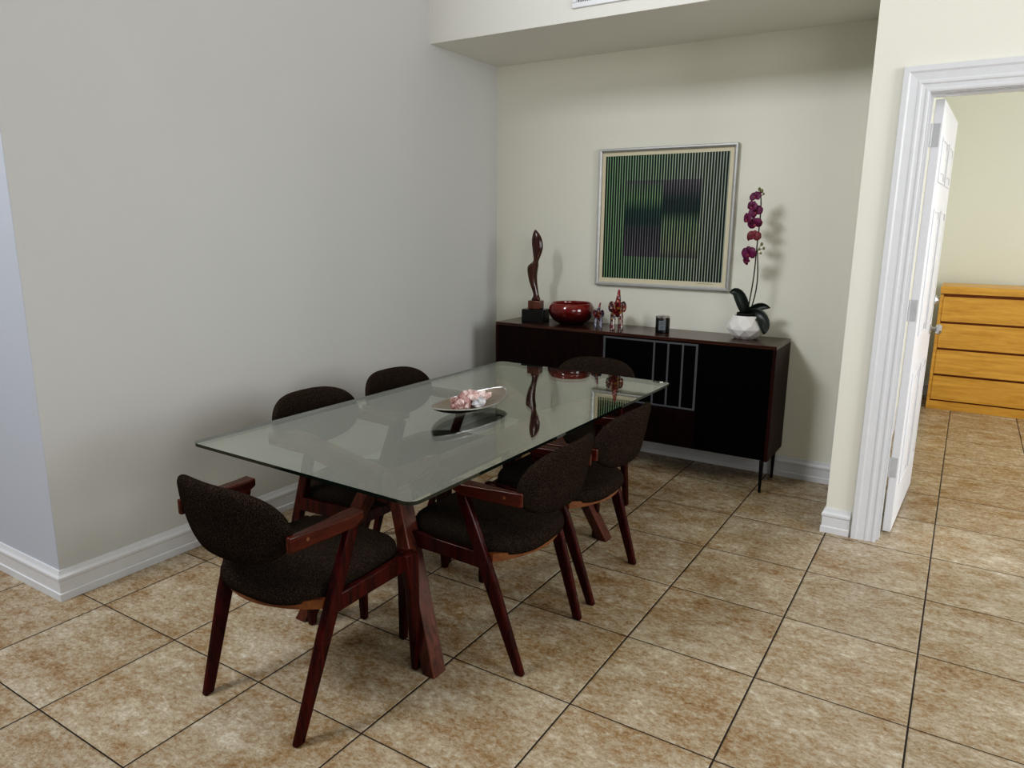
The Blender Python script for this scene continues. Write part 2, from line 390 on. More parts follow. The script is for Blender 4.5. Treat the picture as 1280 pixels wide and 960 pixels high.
# baseboards: moulded profile swept along straight runs with mitred ends
BP = [(0, 0), (0.017, 0), (0.017, 0.030), (0.0125, 0.034), (0.0125, 0.082), (0.0165, 0.088), (0.0165, 0.098), (0.010, 0.108), (0.007, 0.118), (0.005, 0.126), (0, 0.126)]
def baseboard(name, pts, nrm):
    """pts: polyline on the wall line, nrm: outward normal of each run"""
    bm = BM(); rs = []
    for i, p in enumerate(pts):
        if i == 0: off = Vector(nrm[0])
        elif i == len(pts)-1: off = Vector(nrm[-1])
        else: off = Vector(nrm[i-1])+Vector(nrm[i])
        rs.append([(p[0]+off.x*d, p[1]+off.y*d, z) for d, z in BP])
    rings(bm, rs, cap=True)
    return struct(name, bm, M['trim'])
baseboard('baseboard_left', [(-6.0, YF), (WL, YF), (WL, YB)], [(0, -1, 0), (1, 0, 0)])
baseboard('baseboard_back', [(WL+0.018, YB), (-0.030, YB)], [(0, -1, 0)])
baseboard('baseboard_right', [(-0.012, YB-0.018), (-0.012, YD), (0.103, YD)], [(-1, 0, 0), (0, -1, 0)])
baseboard('baseboard_bedroom', [(0.10, YB+0.2), (0.10, 3.86), (3.9, 3.86)], [(1, 0, 0), (0, -1, 0)])

# door casing, jamb
XI, XO, ZI = 0.220, 1.050, 2.058
CP = [(0.0, 0.0), (0.0, 0.010), (0.006, 0.013), (0.012, 0.013), (0.016, 0.009), (0.030, 0.011), (0.036, 0.016), (0.044, 0.016), (0.050, 0.013), (0.078, 0.017), (0.086, 0.022), (0.106, 0.022), (0.108, 0.018), (0.108, 0.0)]
bm = BM()
for o_, d in (): pass
rs = []
for k in range(4):
    rg = []
    for o_, d in CP:
        x = XI-o_ if k < 2 else XO+o_
        z = 0 if k in (0, 3) else ZI+o_
        rg.append((x, YD-d, z))
    rs.append(rg)
rings(bm, rs)
struct('trim_1', bm, M['trim'])
bm = BM()
box(bm, OX0, XI+0.004, YD, YD+WT, 0, ZI+0.004); box(bm, XO-0.004, OX1, YD, YD+WT, 0, ZI+0.004)
box(bm, XI+0.004, XO-0.004, YD, YD+WT, ZI-0.004, OZ+0.001)
box(bm, XI+0.004, XI+0.014, YD+0.03, YD+0.072, 0, ZI-0.014); box(bm, XO-0.014, XO-0.004, YD+0.03, YD+0.072, 0, ZI-0.014)
box(bm, XI+0.004, XO-0.004, YD+0.03, YD+0.072, ZI-0.014, ZI-0.004)
struct('trim_2', bm, M['trim'])

# six panel door, hinged on the left jamb and open into the bedroom
DW, DH, DT = 0.86, 2.035, 0.036
def door():
    root = bpy.data.objects.new('door_1', None); COL.objects.link(root); root['kind'] = 'structure'
    root.location = (0.238, YD+WT+0.012, 0); root.rotation_euler = (0, 0, math.radians(-2.2))
    bm = BM(); box(bm, 0, DT, 0, DW, 0.012, 0.012+DH)
    for y0, y1 in ((0.11, 0.385), (0.475, 0.75)):
        for z0, z1 in ((0.23, 0.80), (0.98, 1.58), (1.70, 1.90)):
            for s in (0, 1):
                X = DT if s else 0.0; d = 1 if s else -1
                def bx(ya, yb, za, zb, t): box(bm, min(X, X+d*t), max(X, X+d*t), ya, yb, za, zb)
                w = 0.014
                bx(y0, y1, z0, z0+w, 0.006); bx(y0, y1, z1-w, z1, 0.006); bx(y0, y0+w, z0+w, z1-w, 0.006); bx(y1-w, y1, z0+w, z1-w, 0.006)
                bx(y0+0.045, y1-0.045, z0+0.045, z1-0.045, 0.005)
    obj('door_panel', bm, M['door'], root, bevel=0.002)
    for z in (0.346, 1.115, 1.895):
        bm = BM(); box(bm, -0.001, DT-0.006, -0.003, 0.0, z-0.05, z+0.05)
        tube(bm, [(-0.004, -0.006, z-0.05), (-0.004, -0.006, z+0.05)], 0.006, 10)
        for dz in (-0.034, 0, 0.034): ellipsoid(bm, (0.016, -0.003, z+dz), (0.004, 0.002, 0.004), 8, 4)
        obj('hinge', bm, M['hinge'], root, bevel=0.0006)
    for nm, z, rr in (('door_knob', 0.945, 0.027), ('deadbolt', 1.105, 0.022)):
        bm = BM()
        for X, d in ((DT, 1), (0, -1)):
            prof = [(0.030, 0), (0.030, 0.006), (0.012, 0.010), (0.010, 0.026), (rr, 0.034), (rr*1.05, 0.046), (rr*0.75, 0.058), (0.004, 0.060)] if nm == 'door_knob' else [(0.028, 0), (0.028, 0.010), (0.020, 0.016), (0.018, 0.024), (0.004, 0.026)]
            rings(bm, [[(X+d*h, DW-0.065+q*math.cos(2*PI*k/20), z+q*math.sin(2*PI*k/20)) for k in range(20)] for q, h in prof])
        obj(nm, bm, M['chrome'], root, smooth=True)
    bm = BM(); box(bm, 0.006, DT-0.006, DW, DW+0.002, 0.915, 0.975); box(bm, 0.012, DT-0.012, DW+0.002, DW+0.010, 0.935, 0.955)
    obj('latch_plate', bm, M['silver'], root)
door()

# supply vent high on the soffit face
t = thing('air_vent', 'white louvred air vent high on the soffit face above the striped print', 'vent', (-1.514, YD+0.008, 2.622))
bm = BM()
W, H = 0.52, 0.27
box(bm, 0, W, -0.010, 0, 0, 0.028); box(bm, 0, W, -0.010, 0, H-0.028, H); box(bm, 0, 0.028, -0.010, 0, 0.028, H-0.028); box(bm, W-0.028, W, -0.010, 0, 0.028, H-0.028)
obj('frame', bm, M['trim'], t, bevel=0.003)
bm = BM(); box(bm, 0.028, W-0.028, -0.0005, 0, 0.028, H-0.028); obj('dark_backing', bm, M['black_metal'], t)
n = 36
for k in range(n):
    x = 0.034+(W-0.068)*k/(n-1)
    bm = BM(); box(bm, x-0.0022, x+0.0022, -0.009, -0.001, 0.028, H-0.028); obj('slat', bm, M['trim'], t)

# ------------------------------------------------------------------ dining chairs
def chair():
    t = thing('dining_chair', 'dark dining chair at the near table end, tweed back turned toward the camera', 'chair', (0, 0, 0), 0, 'dining chairs round the glass table')
    W = M['chair_wood']
    for s in (-1, 1):
        bm = BM()
        rs = []
        for p, w, h in (((0.214*s, 0.004, 0.0), 0.026, 0.034), ((0.233*s, 0.110, 0.32), 0.030, 0.050), ((0.248*s, 0.218, 0.622), 0.030, 0.044)):
            rs.append([(p[0]+a*w/2, p[1]+b*h/2, p[2]) for a, b in ((-1, -1), (1, -1), (1, 1), (-1, 1))])
        rings(bm, rs); obj('rear_leg', bm, W, t, bevel=0.008, seg=3)
        bm = BM()
        rs = []
        for p, w, h in (((0.256*s, 0.480, 0.0), 0.026, 0.028), ((0.253*s, 0.472, 0.30), 0.032, 0.044), ((0.251*s, 0.464, 0.405), 0.034, 0.062), ((0.250*s, 0.460, 0.438), 0.034, 0.060)):
            rs.append([(p[0]+a*w/2, p[1]+b*h/2, p[2]) for a, b in ((-1, -1), (1, -1), (1, 1), (-1, 1))])
        rings(bm, rs); obj('front_leg', bm, W, t, bevel=0.008, seg=3)
        # arm: flat topped, widest over the leg, running back outside the backrest
        bm = BM(); rs = []
        for (x, y, zt, w, h) in ((0.245, -0.016, 0.664, 0.018, 0.050), (0.245, 0.040, 0.662, 0.024, 0.048), (0.244, 0.140, 0.659, 0.042, 0.044), (0.243, 0.205, 0.658, 0.054, 0.042), (0.247, 0.248, 0.660, 0.050, 0.026)):
            rs.append([(s*(x-w/2), y, zt-h), (s*(x+w/2), y, zt-h), (s*(x+w/2), y, zt), (s*(x-w/2), y, zt)])
        rings(bm, rs); obj('armrest', bm, M['arm_wood'], t, bevel=0.006, seg=3)
        bm = BM()
        rs = []
        for y, z, h in ((0.130, 0.396, 0.056), (0.30, 0.404, 0.054), (0.452, 0.411, 0.058)):
            x = s*(0.241+0.009*(y-0.13)/0.32)
            rs.append([(x-0.011, y, z-h/2), (x+0.011, y, z-h/2), (x+0.011, y, z+h/2), (x-0.011, y, z+h/2)])
        rings(bm, rs); obj('side_rail', bm, W, t, bevel=0.004)
    bm = BM(); box(bm, -0.236, 0.236, 0.462, 0.484, 0.383, 0.428); obj('front_rail', bm, W, t, bevel=0.004)
    # curved rear rail under the cushion
    bm = BM(); rs = []
    for k in range(13):
        a = -1+2*k/12; x = 0.226*a; y = 0.118-0.088*math.cos(a*PI/2)**0.8 if abs(a) < 1 else 0.118
        zc = 0.405-0.008*math.cos(a*PI/2)
        hh = 0.015-0.008*math.cos(a*PI/2)
        rs.append([(x, y+0.012, zc-hh), (x, y-0.010, zc-hh), (x, y-0.010, zc+hh), (x, y+0.012, zc+hh)])
    rings(bm, rs); rr_ = obj('rear_rail', bm, M['rail_tan'], t, smooth=True); rr_['label'] = 'light tan curved rear rail'
    # seat cushion
    bm = BM()
    out = []
    nn = 56
    cx, cy = 0, 0.265
    for k in range(nn):
        a = 2*PI*k/nn; c_, s_ = math.cos(a), math.sin(a)
        e = 0.42 if s_ > 0 else 0.74
        x = 0.226*math.copysign(abs(c_)**(0.36 if s_ > 0 else 0.62), c_); y = math.copysign(abs(s_)**e, s_)*(0.228 if s_ > 0 else 0.252)
        out.append((x, y))
    rs = []
    for sc, z in ((0.93, 0.412), (0.985, 0.420), (1.0, 0.434), (0.992, 0.450), (0.965, 0.462), (0.90, 0.470), (0.70, 0.477), (0.35, 0.481), (0.06, 0.482)):
        rs.append([(cx+x*sc, cy+y*sc, z+0.008*(y/0.24)*min(1, sc)-0.006) for x, y in out])
    rings(bm, rs); obj('seat_cushion', bm, M['fabric'], t, smooth='all')
    # curved backrest pad
    bm = BM(); out = []
    nn = 60
    for k in range(nn):
        a = 2*PI*k/nn; c_, s_ = math.cos(a), math.sin(a)
        if s_ >= 0: x = 0.240*math.copysign(abs(c_)**0.62, c_); z = 0.128*abs(s_)**0.84
        else:       x = 0.240*math.copysign(abs(c_)**0.66, c_); z = -0.112*abs(s_)**0.86
        if z < 0: x *= 1-0.10*(-z/0.112)
        out.append((x, z))
    rs = []
    for sc, th in ((0.05, 0.020), (0.45, 0.020), (0.80, 0.017), (0.93, 0.012), (0.985, 0.005), (1.0, -0.003), (0.985, -0.012), (0.93, -0.019), (0.80, -0.024), (0.45, -0.027), (0.05, -0.027)):
        rg = []
        for x, z in out:
            X, Z = x*sc, z*sc
            y = -0.060+1.15*X*X-0.20*(Z-0.028)+th
            rg.append((X, y, 0.659+Z))
        rs.append(rg)
    rings(bm, rs); obj('backrest', bm, M['fabric'], t, smooth='all')
    for s in (-1, 1):
        bm = BM(); lathe(bm, [(0.006, 0), (0.0055, 0.0015), (0.002, 0.002)], 12)
        for v in bm.verts: v.co = Vector((s*(0.2565+v.co.z), 0.045+v.co.x, 0.640+v.co.y))
        obj('screw_cap', bm, M['rail_tan'], t, smooth=True)
    return t
c0 = chair()
c0.location = (-1.254, -2.436, 0); c0.rotation_euler = (0, 0, math.radians(-1.0))
dup(c0, (-0.668, -1.584, 0), PI/2, 'dark dining chair on the right long side, nearer the camera, its armrest clearly showing')
dup(c0, (-0.672, -1.030, 0), PI/2, 'dark dining chair on the right long side nearer the sideboard, half hidden by another')
dup(c0, (-1.845, -1.560, 0), -PI/2, 'dark dining chair by the left wall, nearer the camera, seen through the glass top')
dup(c0, (-1.862, -1.003, 0), -PI/2, 'dark dining chair by the left wall, farther from the camera, beside the crystal plate')
dup(c0, (-1.200, -0.172, 0), PI, 'dark dining chair at the far table end, its back against the sideboard')

# ------------------------------------------------------------------ glass dining table
t = thing('dining_table', 'large rectangular clear glass dining table on a dark red wood trestle base', 'table', (-1.229, -1.285, 0), math.radians(-1.2))
ZT = 0.748
def rrect(hx, hy, rad, z, n=6):
    pts = []
    for cx, cy, a0 in ((hx-rad, hy-rad, 0), (-hx+rad, hy-rad, PI/2), (-hx+rad, -hy+rad, PI), (hx-rad, -hy+rad, 1.5*PI)):
        for k in range(n+1):
            a = a0+PI/2*k/n; pts.append((cx+rad*math.cos(a), cy+rad*math.sin(a), z))
    return pts
bm = BM()
vr = rings(bm, [rrect(0.5, 0.952, 0.035, ZT-0.011), rrect(0.5, 0.952, 0.035, ZT)])
for fc in bm.faces: fc.material_index = 1 if len(fc.verts) == 4 else 0
obj('glass_top', bm, [M['glass'], M['glass_edge']], t)
W = M['table_wood']
HY = 0.525    # hub distance from the table centre
ZG = ZT-0.011
for sy in (-1, 1):
    for sx in (-1, 1):
        # splayed leg from a floor corner up to the hub
        bm = BM()
        leg_to_floor(bm, (0.318*sx, 0.652*sy, 0.0), (0.040*sx, (HY-0.01)*sy, 0.615), 0.052, 0.066, 0.055, 0.066)
        obj('leg', bm, W, t, bevel=0.004)
        # shallow arm from the hub up to the underside of the glass
        bm = BM(); rs = []
        ex, ey = (0.365, 0.110) if sx*sy > 0 else (0.265, 0.050)
        for x, y, zt, h in ((0.010, HY, 0.620, 0.085), (ex*0.84, HY+ey*0.85, ZG-0.010, 0.062), (ex, HY+ey, ZG, 0.036)):
            rs.append([(sx*x, sy*(y-0.028), zt-h), (sx*x, sy*(y+0.028), zt-h), (sx*x, sy*(y+0.028), zt), (sx*x, sy*(y-0.028), zt)])
        rings(bm, rs); obj('support_arm', bm, W, t, bevel=0.004)
bm = BM(); box(bm, -0.030, 0.030, -HY-0.02, HY+0.02, 0.505, 0.588); obj('stretcher', bm, W, t, bevel=0.005)

# ------------------------------------------------------------------ leaf plate with crystals
t = thing('leaf_plate', 'pointed boat-shaped metal plate on the glass table holding pink crystals', 'plate', (-1.205, -1.328, ZT), math.radians(-1))
def leaf(z_in, off, shrink):
    rs = []
    n = 24
    for i in range(n+1):
        s = -1+2*i/n
        w = 0.105*(max(0.0, 1-abs(s)**2.0))**0.72*shrink+0.0015
        y = 0.236*s*(0.99 if shrink < 1 else 1)
        zc = 0.006+0.045*abs(s)**2.6
        row = []
        for k in range(13):
            q = -1+2*k/12
            row.append((w*q, y, zc+0.026*(q*q)*(1-abs(s)**3)+off))
        rs.append(row)
    return rs
bm = BM(); top = rings(bm, leaf(0, 0.005, 1.0), cap=False, closed=False); bot = rings(bm, leaf(0, 0.0, 0.985), cap=False, closed=False, mi=1)
for side in (0, -1):
    for a, b, c, d in zip([q[side] for q in top], [q[side] for q in top][1:], [q[side] for q in bot][1:], [q[side] for q in bot]):
        fc = bm.faces.new((a, b, c, d))
for e in (0, -1):
    for k in range(12): bm.faces.new((top[e][k], top[e][k+1], bot[e][k+1], bot[e][k]))
pl = obj('plate_body', bm, [M['plate_in'], M['plate_out']], t, smooth=True, angle=60)
bm = BM()
for side in (0, 12):
    pts = [(p[side][0], p[side][1], p[side][2]) for p in leaf(0, 0.004, 1.0)]
    tube(bm, pts, 0.0028, 6)
obj('rim', bm, M['silver'], t, smooth=True)['label'] = 'thin bright silver rim'
def rock(name, label, loc, size, n, mat, seed, grp='crystals on the leaf plate'):
    random.seed(seed); bm = BM()
    for k in range(n):
        v = Vector((random.gauss(0, 0.36)*size[0], random.gauss(0, 0.36)*size[1], abs(random.gauss(0.35, 0.25))*size[2]))
        v.x = max(-size[0]*.7, min(size[0]*.7, v.x)); v.y = max(-size[1]*.75, min(size[1]*.75, v.y)); v.z = min(v.z, size[2]*0.72)
        r_ = random.uniform(0.010, 0.018); d = Vector((v.x*1.2, v.y*1.2, 0.03+random.random()*0.03)).normalized()
        s = d.orthogonal().normalized(); q = d.cross(s); ph = random.random()*6
        rg = []
        ln = random.uniform(0.6, 1.3)*r_
        for h, k_ in ((-r_*1.6, 0.75), (ln*0.5, 1.0), (ln*1.35, 0.12)):
            rg.append([v+d*h+(s*math.cos(ph+j*PI/3)+q*math.sin(ph+j*PI/3))*r_*k_ for j in range(6)])
        rings(bm, rg)
    ellipsoid(bm, (0, 0, size[2]*0.36), (size[0]*0.72, size[1]*0.75, size[2]*0.40), 10, 7)
    mz = min(v.co.z for v in bm.verts)
    for v in bm.verts: v.co.z = max(v.co.z, 0.0)
    o = obj(name, bm, mat); o.location = loc
    return tag(o, label, 'crystal', grp)
rock('crystal_cluster', 'brownish pink rough crystal cluster on the end of the plate nearer the camera', (-1.222, -1.372, ZT+0.012), (0.044, 0.052, 0.064), 34, M['crystal_brown'], 3)
rock('crystal_cluster', 'pale pink and white crystal cluster on the plate, on the side nearer the sideboard', (-1.215, -1.272, ZT+0.012), (0.042, 0.056, 0.068), 34, M['crystal_pink'], 11)
rock('crystal_cluster', 'small silvery clear crystal lying at the front rim of the plate', (-1.156, -1.338, ZT+0.022), (0.018, 0.036, 0.022), 16, M['crystal_clear'], 5)

# ------------------------------------------------------------------ sideboard
SX0, SX1, SY0, SY1, SZ0, SZ1 = -2.225, -0.388, 0.410, 0.780, 0.192, 0.853
t = thing('sideboard', 'long dark mahogany sideboard with a black barred panel on thin black metal legs', 'sideboard', ((SX0+SX1)/2, (SY0+SY1)/2, 0))
ox, oy = (SX0+SX1)/2, (SY0+SY1)/2
def sb(name, boxes, mat, parent=t, **kw):
    bm = BM()
    for b in boxes: box(bm, b[0]-ox, b[1]-ox, b[2]-oy, b[3]-oy, b[4], b[5])
    return obj(name, bm, mat, parent, **kw)
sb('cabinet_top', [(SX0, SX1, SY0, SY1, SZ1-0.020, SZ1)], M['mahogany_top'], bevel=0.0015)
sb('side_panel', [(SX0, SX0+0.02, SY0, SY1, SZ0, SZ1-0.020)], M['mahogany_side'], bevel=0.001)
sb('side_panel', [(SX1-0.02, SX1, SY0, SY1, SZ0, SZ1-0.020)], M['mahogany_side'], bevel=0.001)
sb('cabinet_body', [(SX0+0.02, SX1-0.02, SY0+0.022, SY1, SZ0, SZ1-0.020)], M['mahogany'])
XA, XB = -1.428, -0.818
FY = SY0+0.004
sb('sliding_door', [(SX0+0.022, XA-0.002, FY, FY+0.018, SZ0+0.004, SZ1-0.022)], M['mahogany'], bevel=0.001)
bp = sb('lattice_panel', [(XA, XB, FY+0.002, FY+0.018, 0.424, SZ1-0.022)], M['black_lacquer'], bevel=0.001)
bp['label'] = 'black panel with grey inlaid bars'
gz0, gz1 = 0.428, 0.826
bars = [(XA+0.002, XA+0.016)]+[(x-0.006, x+0.006) for x in (-1.092, -1.004, -0.915)]+[(XB-0.020, XB-0.006)]
for a, b in bars: sb('inlay_bar', [(a, b, FY, FY+0.0025, gz0+0.012, gz1-0.012)], M['grey_inlay'], bp)
sb('inlay_bar', [(XA+0.002, XB-0.006, FY, FY+0.0025, gz1-0.012, gz1)], M['grey_inlay'], bp)
sb('inlay_bar', [(XA+0.002, XB-0.006, FY, FY+0.0025, gz0, gz0+0.012)], M['grey_inlay'], bp)
sb('drawer_front', [(XA, XB, FY, FY+0.018, SZ0+0.004, 0.421)], M['mahogany'], bevel=0.001)
sb('black_door', [(XB+0.003, SX1-0.022, FY, FY+0.018, SZ0+0.004, SZ1-0.022)], M['black_lacquer'], bevel=0.001)['label'] = 'plain black lacquered door'
for x in (SX0+0.05, (SX0+SX1)/2, SX1-0.032):
    for y in (SY0+0.004+0.012, SY1-0.05):
        bm = BM(); leg_to_floor(bm, (x-ox, y-oy, 0.0), (x-ox, y-oy, SZ0), 0.013, 0.013, 0.022, 0.022)
        obj('leg', bm, M['black_metal'], t, bevel=0.003)

# ------------------------------------------------------------------ things on the sideboard
ZC = SZ1
# abstract carved figure
t = thing('wood_sculpture', 'tall abstract twisting dark wood sculpture on a black block on the sideboard', 'sculpture', (-2.005, 0.565, ZC), math.radians(8))
bm = BM(); box(bm, -0.078, 0.078, -0.060, 0.060, 0, 0.088); obj('base_block', bm, M['black_stone'], t, bevel=0.003)
bm = BM(); box(bm, -0.044, 0.046, -0.036, 0.036, 0.088, 0.146); obj('pedestal', bm, M['carved_base'], t, bevel=0.006, seg=3)
bm = BM()
prof = [  # z, cx, half width x, half depth, twist
 (0.144, 0.000, 0.034, 0.026, 0), (0.158, 0.002, 0.026, 0.022, 0.0), (0.176, 0.004, 0.017, 0.018, 0.1), (0.20, -0.002, 0.016, 0.018, 0.2), (0.235, -0.012, 0.021, 0.022, 0.3), (0.275, -0.022, 0.026, 0.026, 0.4),
 (0.315, -0.027, 0.031, 0.029, 0.5), (0.350, -0.027, 0.036, 0.030, 0.5), (0.375, -0.024, 0.038, 0.028, 0.5), (0.390, -0.014, 0.030, 0.024, 0.6), (0.402, -0.004, 0.020, 0.019, 0.8), (0.420, 0.000, 0.021, 0.020, 1.0), (0.445, 0.004, 0.027, 0.023, 1.2),
 (0.480, 0.008, 0.033, 0.026, 1.3), (0.515, 0.006, 0.036, 0.026, 1.4), (0.550, 0.002, 0.033, 0.024, 1.4), (0.580, -0.003, 0.024, 0.018, 1.4), (0.600, -0.008, 0.013, 0.010, 1.4), (0.612, -0.011, 0.003, 0.003, 1.4)]
rs = []
for z, cx, a, b, tw in prof:
    rg = []
    for k in range(28):
        th = 2*PI*k/28
        q = 1+0.13*math.cos(2*(th-tw*2.2))
        rg.append((cx+a*q*math.cos(th), b*q*math.sin(th), z))
    rs.append(rg)
rings(bm, rs); obj('carved_figure', bm, M['carved'], t, smooth='all', subsurf=1)

# red bowl
bm = BM()
prof = [(0.05, 0.0), (0.082, 0.004), (0.118, 0.026), (0.143, 0.058), (0.152, 0.088), (0.147, 0.116), (0.136, 0.136), (0.131, 0.142), (0.126, 0.138), (0.136, 0.112), (0.141, 0.088), (0.132, 0.060), (0.108, 0.034), (0.06, 0.016), (0.01, 0.014)]
lathe(bm, prof, 56)
o = obj('bowl', bm, M['red_bowl'], smooth='all'); o.location = (-1.757, 0.612, ZC)
tag(o, 'round dark red glossy bowl on the sideboard between the sculpture and the elephants', 'bowl')

# mosaic elephants with raised trunks
def elephant(name, label, loc, s, rz, m_body, m_leg, lean):
    t = thing(name, label, 'figurine', loc, rz, 'mosaic elephants on the sideboard')
    # -y is the front of the animal; one continuous skinned body, trunk up
    me = bpy.data.meshes.new('body'); bm = BM()
    dl = bm.verts.layers.skin.verify()
    def v(p, r_, root=False):
        w = bm.verts.new(Vector(p)*s); w[dl].radius = (r_[0]*s, r_[1]*s) if isinstance(r_, tuple) else (r_*s, r_*s); w[dl].use_root = root; return w
    def e(*vs):
        for a, b in zip(vs, vs[1:]): bm.edges.new((a, b))
    hip = v((0, 0.055, 0.098), 0.040, True); mid = v((0, 0.012, 0.108), 0.046); sh = v((0, -0.030, 0.112), 0.040)
    nk = v((0, -0.052, 0.135), 0.032); hd = v((0, -0.066, 0.155), 0.031); tr0 = v((0.0, -0.088, 0.166), 0.021)
    tr1 = v((lean*0.3, -0.102, 0.190), 0.018); tr2 = v((lean*0.7, -0.098, 0.216), 0.013); tr3 = v((lean, -0.090, 0.240), 0.0095); tr4 = v((lean*1.2, -0.083, 0.254), 0.007)
    e(hip, mid, sh, nk, hd, tr0, tr1, tr2, tr3, tr4)
    tl = v((0, 0.095, 0.110), 0.008); t2 = v((0, 0.106, 0.080), 0.005); e(hip, tl, t2)
    bm.to_mesh(me); bm.free()
    b = bpy.data.objects.new('body', me); COL.objects.link(b); b.parent = t; me.materials.append(m_body)
    b.modifiers.new('skin', 'SKIN').use_smooth_shade = True
    md = b.modifiers.new('sub', 'SUBSURF'); md.levels = 2; md.render_levels = 2
    for sx in (-1, 1):
        for y0, y1 in ((-0.034, -0.046), (0.052, 0.060)):
            q = BM(); tube(q, [Vector((sx*0.020, y0, 0.108))*s, Vector((sx*0.023, y0, 0.080))*s, Vector((sx*0.025, (y0+y1)/2, 0.045))*s, Vector((sx*0.026, y1, 0.016))*s, Vector((sx*0.026, y1, 0.0))*s], [0.014*s, 0.017*s, 0.0145*s, 0.0145*s, 0.018*s], 14)
            obj('leg', q, m_leg, t, smooth=True, angle=60)
        # broad flapping ear
        q = BM(); rs = []
        for kk, th in ((0, 0.004), (1, -0.004)):
            pass
        R_ = Matrix.Rotation(sx*0.75, 3, 'Z') @ Matrix.Rotation(sx*-0.15, 3, 'Y')
        ellipsoid(q, Vector((sx*0.038, -0.048, 0.142))*s, (0.026*s, 0.007*s, 0.036*s), 16, 10, R_)
        obj('ear', q, m_body, t, smooth='all')
        q = BM(); tube(q, [Vector((sx*0.014, -0.086, 0.148))*s, Vector((sx*0.019, -0.108, 0.146))*s, Vector((sx*0.019, -0.122, 0.158))*s], [0.006*s, 0.005*s, 0.002*s], 8)
        obj('tusk', q, M['mosaic_leg'], t, smooth='all')
        q = BM(); ellipsoid(q, Vector((sx*0.022, -0.090, 0.170))*s, (0.0045*s,)*3, 8, 6); obj('eye', q, M['black_stone'], t, smooth='all')
    return t
elephant('elephant_figurine', 'smaller blue and red mosaic elephant figurine, trunk raised, right beside the red bowl', (-1.548, 0.590, ZC), 0.64, math.radians(22), M['mosaic_small'], M['mosaic_small_leg'], 0.018)
elephant('elephant_figurine', 'larger red and gold mosaic elephant figurine with tall raised trunk', (-1.424, 0.600, ZC), 1.0, math.radians(26), M['mosaic_big'], M['mosaic_leg'], 0.004)

# candle
t = thing('candle_jar', 'small black candle jar with a shiny lid and grey label on the sideboard', 'candle', (-1.110, 0.585, ZC), math.radians(20))
bm = BM(); lathe(bm, [(0.040, 0), (0.043, 0.003), (0.0435, 0.088), (0.042, 0.091)], 40); obj('jar', bm, M['black_stone'], t, smooth=True)
bm = BM(); lathe(bm, [(0.0445, 0.090), (0.0450, 0.093), (0.0445, 0.101), (0.041, 0.103), (0.010, 0.103), (0.008, 0.106), (0.002, 0.107)], 40); obj('lid', bm, M['wick_cap'], t, smooth=True)
bm = BM(); a0, a1 = math.radians(-122), math.radians(-66)
rs = [[(0.0441*math.cos(a0+(a1-a0)*k/10), 0.0441*math.sin(a0+(a1-a0)*k/10), z) for k in range(11)] for z in (0.018, 0.076)]
rings(bm, rs, cap=False, closed=False); lb = obj('paper_label', bm, M['label_grey'], t, smooth=True)
bm = BM()
for z, q in ((0.064, 0.5), (0.054, 0.7), (0.036, 0.6), (0.028, 0.4)):
    am = (a0+a1)/2; h = (a1-a0)/2*q
    rings(bm, [[(0.0444*math.cos(am-h+2*h*k/8), 0.0444*math.sin(am-h+2*h*k/8), zz) for k in range(9)] for zz in (z, z+0.0025)], cap=False, closed=False)
obj('printed_lines', bm, M['label_ink'], lb)

# orchid in faceted pot
PX, PY = -0.618, 0.640
t = thing('potted_orchid', 'purple orchid with tall flower spike in a white faceted pot on the sideboard', 'plant', (PX, PY, ZC))
bm = BM()
NS = 9
lev = [(0.060, 0.0, 0), (0.090, 0.022, 0.5), (0.112, 0.058, 0), (0.106, 0.086, 0.5), (0.078, 0.136, 0)]
vr = [[bm.verts.new((r_*math.cos(2*PI*(k+o_)/NS), r_*math.sin(2*PI*(k+o_)/NS), z)) for k in range(NS)] for r_, z, o_ in lev]
for i in range(len(vr)-1):
    a, b = vr[i], vr[i+1]; sh_ = lev[i+1][2] > lev[i][2]
    for k in range(NS):
        k1 = (k+1) % NS
        if sh_: bm.faces.new((a[k], a[k1], b[k])); bm.faces.new((a[k1], b[k1], b[k]))
        else:   bm.faces.new((a[k], b[k1], b[k])); bm.faces.new((a[k], a[k1], b[k1]))
bm.faces.new(list(reversed(vr[0])))
inn = [bm.verts.new((0.070*math.cos(2*PI*k/NS), 0.070*math.sin(2*PI*k/NS), 0.134)) for k in range(NS)]
inn2 = [bm.verts.new((0.066*math.cos(2*PI*k/NS), 0.066*math.sin(2*PI*k/NS), 0.10)) for k in range(NS)]
for k in range(NS):
    k1 = (k+1) % NS
    bm.faces.new((vr[-1][k], vr[-1][k1], inn[k1], inn[k])); bm.faces.new((inn[k], inn[k1], inn2[k1], inn2[k]))
bm.faces.new(inn2)
obj('pot', bm, M['pot'], t)
bm = BM(); lathe(bm, [(0.052, 0.098), (0.060, 0.150), (0.057, 0.151), (0.052, 0.138), (0.004, 0.140)], 28); obj('nursery_pot', bm, M['soil'], t, smooth=True)
def leafobj(path, width):
    bm = BM(); rs = []
    n_ = len(path)
    pts = [Vector(p) for p in path]
    for i, p in enumerate(pts):
        d = (pts[min(i+1, n_-1)]-pts[max(i-1, 0)]).normalized(); s = d.cross(Vector((0.25, -1, 0.15))).normalized(); up = s.cross(d)
        q = i/(n_-1); w = width*(math.sin(PI*min(1, 0.16+q*0.84))**0.62)+0.002
        rs.append([p-s*w+up*w*0.25, p-s*w*0.5, p-up*0.003, p+s*w*0.5, p+s*w+up*w*0.25])
    rings(bm, rs, cap=False, closed=False)
    o = obj('leaf', bm, M['leaf'], t, smooth='all', subsurf=1)
    md = o.modifiers.new('solid', 'SOLIDIFY'); md.thickness = 0.003
